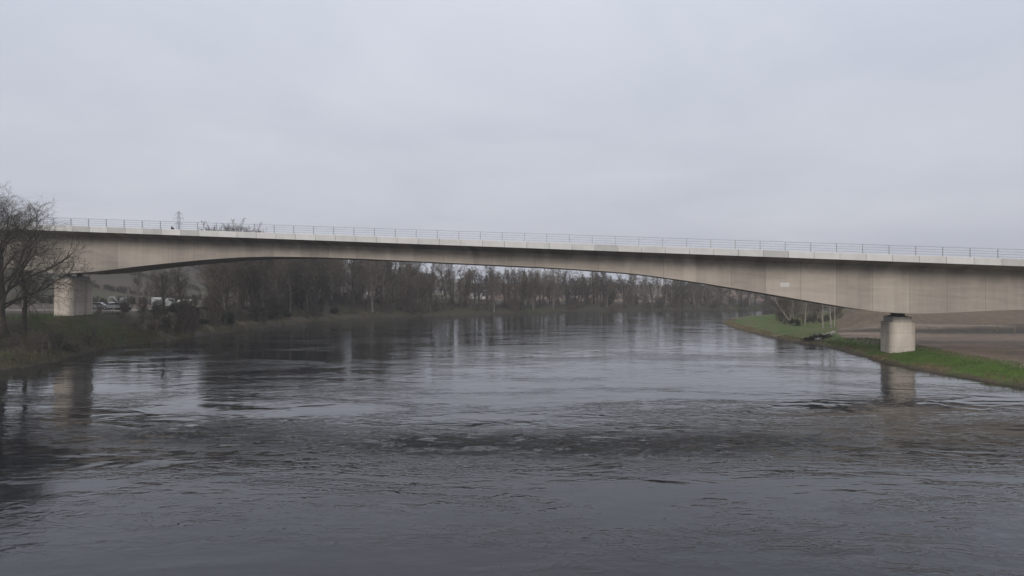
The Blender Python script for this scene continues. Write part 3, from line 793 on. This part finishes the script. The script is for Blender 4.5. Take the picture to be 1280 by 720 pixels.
# small white excavator
ex = empty('mini_excavator', (px_at(153.5, 141), 141, gz(px_at(153.5, 141), 141)), R(178)); tag(ex, 'small white excavator with bent arm raised right of the white cars', 'excavator')
mb = MB()
for s in (-1, 1): mb.prism([(-1.1,.1),(-.9,0),(.9,0),(1.1,.1),(1.15,.4),(.9,.5),(-.9,.5),(-1.15,.4)], s*.75-.2, s*.75+.2)
mb.build('tracks', M['rubber'], ex)
mb = MB(); mb.box(-1.2,.3,-.8,.8,.55,1.3,.12); mb.build('engine_housing', M['white'], ex)
mb = MB(); mb.box(-.5,.7,-.75,.1,1.31,2.45,.1); mb.build('cab', M['white'], ex)
mb = MB()
for p, q, r in (((.6,.3,1.1),(1.7,.3,2.6),.16),((1.7,.3,2.6),(2.7,.3,2.5),.14),((2.7,.3,2.5),(2.9,.3,1.3),.11)): mb.tube(p, q, r, r, 8)
mb.build('boom', M['white'], ex)
mb = MB(); mb.prism([(2.6,1.3),(3.2,1.3),(3.1,.8),(2.6,.7),(2.4,.95)], 0, .6); mb.build('bucket', M['dark'], ex)
# sheeted stacks
def stack(px0, px1, Y, h, lb):
    x0, x1 = px_at(px0, Y), px_at(px1, Y); xm = (x0+x1)/2; z = gz(xm, Y)
    o = empty('sheeted_stack', (xm, Y, z)); tag(o, lb, 'stack')
    w = x1-x0; rg = np.random.RandomState(int(px0)); v = []; n = 9; f = []
    for i in range(n):
        xx = -w/2 + w*i/(n-1); j = rg.normal()*.05
        v += [(xx, -1.0+j, .45), (xx, -.95+j, h*.9+j), (xx, -.6, h+j), (xx, .6, h+j*.5), (xx, 1.0, .45)]
    for i in range(n-1):
        for k_ in range(4): f.append([i*5+k_, (i+1)*5+k_, (i+1)*5+k_+1, i*5+k_+1])
        f.append([i*5+4, (i+1)*5+4, (i+1)*5, i*5])
    f.append([0,1,2,3,4]); f.append([(n-1)*5+q for q in (4,3,2,1,0)])
    add('sheet', mesh_data('sheet', v, f), M['tarp'], o)
    mb = MB()
    for xx in np.linspace(-w/2+.3, w/2-.3, 4): mb.box(xx-.1, xx+.1, -.95, .95, -.2, .44)
    mb.build('timber_bearers', M['timber'], o)
stack(192, 204, 150, 2.3, 'broad white sheeted stack left of the lone small tree')
stack(206, 217, 151, 2.1, 'white sheeted stack right of the lone small tree')
stack(224, 240, 156, 1.9, 'long low pale sheeted stack half hidden by the dark bushes')
# small white buildings glimpsed through the trees
def house(px, Y, w, h, rz, lb):
    x = px_at(px, Y); o = empty('cottage', (x, Y, gz(x, Y)), rz); tag(o, lb, 'house')
    d = 6; mb = MB(); mb.box(-w/2, w/2, -d/2, d/2, -1.5, h)
    for s in (-1, 1): mb.poly([(s*w/2,-d/2,h),(s*w/2,d/2,h),(s*w/2,0,h+2.2)], [(0,1,2)])
    mb.build('wall', M['render'], o)
    v = [(-w/2-.3,-d/2-.3,h-.1),(w/2+.3,-d/2-.3,h-.1),(w/2+.3,0,h+2.35),(-w/2-.3,0,h+2.35),(-w/2-.3,d/2+.3,h-.1),(w/2+.3,d/2+.3,h-.1)]
    v += [(a, b, c-.14) for a, b, c in v]
    mb = MB(); mb.poly(v, [(0,1,2,3),(3,2,5,4),(7,6,9,8),(8,9,10,11),(0,6,7,1),(4,5,11,10),(0,3,9,6),(3,4,10,9),(1,7,8,2),(2,8,11,5)]); rf = mb.build('roof', M['slate'], o)
    mb = MB(); mb.box(w/2-1.1, w/2-.5, -.3, .3, h+1.4, h+3.1); mb.build('chimney', M['render'], rf)
    for xx in np.linspace(-w/2+1.3, w/2-1.3, max(2, int(w/3))):
        mb = MB(); mb.box(xx-.4, xx+.4, -d/2-.03, -d/2+.05, h*.35, h*.8); mb.build('window', M['glass'], o)
house(594, 345, 10, 3.0, R(6), 'long white cottage glimpsed between trunks under mid span')
house(472, 335, 9, 2.8, R(-8), 'white cottage glimpsed at the right end of the left wood')
house(545, 352, 7, 2.6, R(12), 'small white cottage between the two others on the far shore')
house(716, 352, 8, 3, R(3), 'white cottage behind the far shore trees before the river bend')
# pylon
Yp = 620; xp = px_at(223.5, Yp); z0 = gz(xp, Yp); zt = H + (CY-264)*Yp/F; hp = zt - z0
py_ = empty('electricity_pylon', (xp, Yp, z0)); tag(py_, 'faint lattice electricity pylon far off above the left parapet', 'pylon')
mb = MB(); hw = lambda u: 2.7*(1-u)**1.2 + .6
N = 12
for i in range(N):
    a, b = i/N, (i+1)/N; A = hw(a); B = hw(b)
    ca_ = [(-A,-A),(A,-A),(A,A),(-A,A)]; cb_ = [(-B,-B),(B,-B),(B,B),(-B,B)]
    for k in range(4):
        mb.tube((*ca_[k], a*hp), (*cb_[k], b*hp), .12, .12, 4)
        mb.tube((*ca_[k], a*hp), (*cb_[(k+1)%4], b*hp), .05, .05, 4); mb.tube((*ca_[(k+1)%4], a*hp), (*cb_[k], b*hp), .05, .05, 4)
mb.build('lattice_mast', M['steel'], py_)
for u, w in ((.72, 3.6), (.84, 4.4), (.95, 3.0)):
    mb = MB()
    for s in (-1, 1):
        mb.tube((0, 0, u*hp+1.2), (s*w, 0, u*hp), .15, .1, 4); mb.tube((0, 0, u*hp-.6), (s*w, 0, u*hp), .15, .1, 4); mb.tube((s*w, 0, u*hp), (s*w, 0, u*hp-2.4), .14, .14, 5)
    mb.build('cross_arm', M['steel'], py_)

# far woods on the hills: one mass
rg = np.random.RandomState(200)
g = grow(201, 13, 4.8, .3, 10, (5, 5, 4), .22, twigw=.085, up=.5); sv = np.vstack([np.array(g[0]), g[2]]); nf = [list(q) for q in g[1]]
sf = np.vstack([np.array(g[1]), g[3] + len(g[0])])
V, Fc = [], []; b = 0
def wood_pts(n, pa, pb, ya, yb):
    return [(px_at(px, Y), Y) for px, Y in zip(rg.uniform(pa, pb, n), rg.uniform(ya, yb, n))]
pts = wood_pts(75, 470, 1120, 345, 400) + wood_pts(60, 470, 1150, 430, 560) + wood_pts(30, -60, 330, 330, 430) + wood_pts(40, 300, 500, 300, 420)
for x, y in pts:
    a = rg.rand()*6.28; s = rg.uniform(.7, 1.05); c, n_ = math.cos(a)*s, math.sin(a)*s; z0 = gz(x, y)
    q = np.stack([sv[:,0]*c - sv[:,1]*n_ + x, sv[:,0]*n_ + sv[:,1]*c + y, sv[:,2]*s + z0], 1); V.append(q); Fc.append(sf + b); b += len(q)
tag(add('far_woodland', mesh_data('far_woodland', np.vstack(V), np.vstack(Fc)), M['twig_warm']), 'hazy brown woodland on the slopes behind the far shore trees', 'woodland', kind='stuff')

def merged(name, proto_g, pts, mat, label, cat, kind=None):
    V, Fc = [], []; b = 0; sv = np.vstack([np.array(proto_g[0]), proto_g[2]]); sf = np.vstack([np.array(proto_g[1]), proto_g[3] + len(proto_g[0])])
    for x, y, s in pts:
        a = rg.rand()*6.28; c, n_ = math.cos(a)*s, math.sin(a)*s; z0 = gz(x, y)
        V.append(np.stack([sv[:,0]*c - sv[:,1]*n_ + x, sv[:,0]*n_ + sv[:,1]*c + y, sv[:,2]*s + z0], 1)); Fc.append(sf + b); b += len(sv)
    return tag(add(name, mesh_data(name, np.vstack(V), np.vstack(Fc)), mat), label, cat, kind=kind)
gh = grow(410, 3.0, 1.3, .06, 6, (4, 4, 3), .1, up=.6, twigw=.05, leader=.85, multi=5, curv=.3)
for Yh, lb in ((188, 'lowest hedge line across the brown slope behind the left pier'), (232, 'middle hedge line across the brown slope behind the left pier'), (290, 'highest hedge line across the brown slope behind the left pier')):
    pts = [(px_at(px, Yh) , Yh + 6*math.sin(px/60) + rg.normal()*.8, rg.uniform(.5, 1.1)) for px in np.arange(-60, 262, 5.5)]
    merged('hedge', gh, pts, M['twig'], lb, 'hedge')
# ------------------------------------------------------------------ haze
HZ = True
if HZ:
    hm = bpy.data.materials.new('haze'); hm.use_nodes = True; nt = hm.node_tree; nt.nodes.remove(nt.nodes['Principled BSDF'])
    pv = nt.nodes.new('ShaderNodeVolumePrincipled'); pv.inputs['Density'].default_value = .00040; pv.inputs['Color'].default_value = (.98, .98, 1.0, 1); pv.inputs['Anisotropy'].default_value = .2
    nt.links.new(pv.outputs[0], nt.nodes['Material Output'].inputs['Volume'])
    mb = MB(); mb.box(-2450, 2450, -450, 2650, -4, 95); tag(mb.build('haze', hm), kind='stuff')

# ------------------------------------------------------------------ light
SUN_EL, SUN_AZ = 28, 196       # compass-like: direction the light comes FROM, clockwise from +Y
w = bpy.data.worlds.new('World'); scene.world = w; w.use_nodes = True
nt = w.node_tree; nt.nodes.clear(); N_ = nt.nodes.new; Lk = nt.links.new
out = N_('ShaderNodeOutputWorld'); sky = N_('ShaderNodeTexSky'); sky.sky_type = 'NISHITA'; sky.sun_disc = False
sky.sun_elevation = R(SUN_EL); sky.sun_rotation = R(SUN_AZ); sky.dust_density = 4; sky.air_density = 1.5
bg1 = N_('ShaderNodeBackground'); bg1.inputs[1].default_value = .08; Lk(sky.outputs[0], bg1.inputs[0])
tc = N_('ShaderNodeTexCoord'); sep = N_('ShaderNodeSeparateXYZ'); Lk(tc.outputs['Generated'], sep.inputs[0])
def mt(op, a, b=None):
    o = N_('ShaderNodeMath'); o.operation = op
    for i_, x in enumerate((a, b)):
        if x is None: continue
        if isinstance(x, (int, float)): o.inputs[i_].default_value = x
        else: Lk(x, o.inputs[i_])
    return o.outputs[0]
zc = mt('MAXIMUM', sep.outputs[2], 0.0); den = mt('ADD', zc, .16)
cb = N_('ShaderNodeCombineXYZ'); Lk(mt('DIVIDE', sep.outputs[0], den), cb.inputs[0]); Lk(mt('DIVIDE', sep.outputs[1], den), cb.inputs[1])
n1_ = N_('ShaderNodeTexNoise'); n1_.inputs['Scale'].default_value = .9; n1_.inputs['Detail'].default_value = 6; n1_.inputs['Roughness'].default_value = .55; n1_.inputs['Distortion'].default_value = .4
Lk(cb.outputs[0], n1_.inputs['Vector'])
rp = N_('ShaderNodeValToRGB'); e = rp.color_ramp.elements
e[0].position = .3; e[0].color = (.55, .582, .675, 1); e[1].position = .72; e[1].color = (.675, .70, .775, 1); Lk(n1_.outputs['Fac'], rp.inputs[0])
# overcast vault: brighter overhead than at the horizon
gain = mt('ADD', .95, mt('MULTIPLY', mt('POWER', zc, 1.6), .9))
bg2 = N_('ShaderNodeBackground'); Lk(rp.outputs[0], bg2.inputs[0]); Lk(gain, bg2.inputs[1])
mx = N_('ShaderNodeMixShader'); mx.inputs[0].default_value = .93; Lk(bg1.outputs[0], mx.inputs[1]); Lk(bg2.outputs[0], mx.inputs[2]); Lk(mx.outputs[0], out.inputs[0])
sl = bpy.data.lights.new('sun', 'SUN'); sl.energy = 1.8; sl.angle = R(22); sl.color = (1, .94, .87)
so = bpy.data.objects.new('sun', sl); COL.objects.link(so)
from mathutils import Vector
dv = Vector((math.sin(R(SUN_AZ))*math.cos(R(SUN_EL)), math.cos(R(SUN_AZ))*math.cos(R(SUN_EL)), math.sin(R(SUN_EL))))
so.rotation_euler = dv.to_track_quat('Z', 'Y').to_euler()
vs = scene.view_settings; vs.view_transform = 'Standard'; vs.look = 'None'; vs.gamma = 1; vs.exposure = 0; vs.use_curve_mapping = False
scene.cycles.volume_bounces = 0; scene.cycles.max_bounces = 6
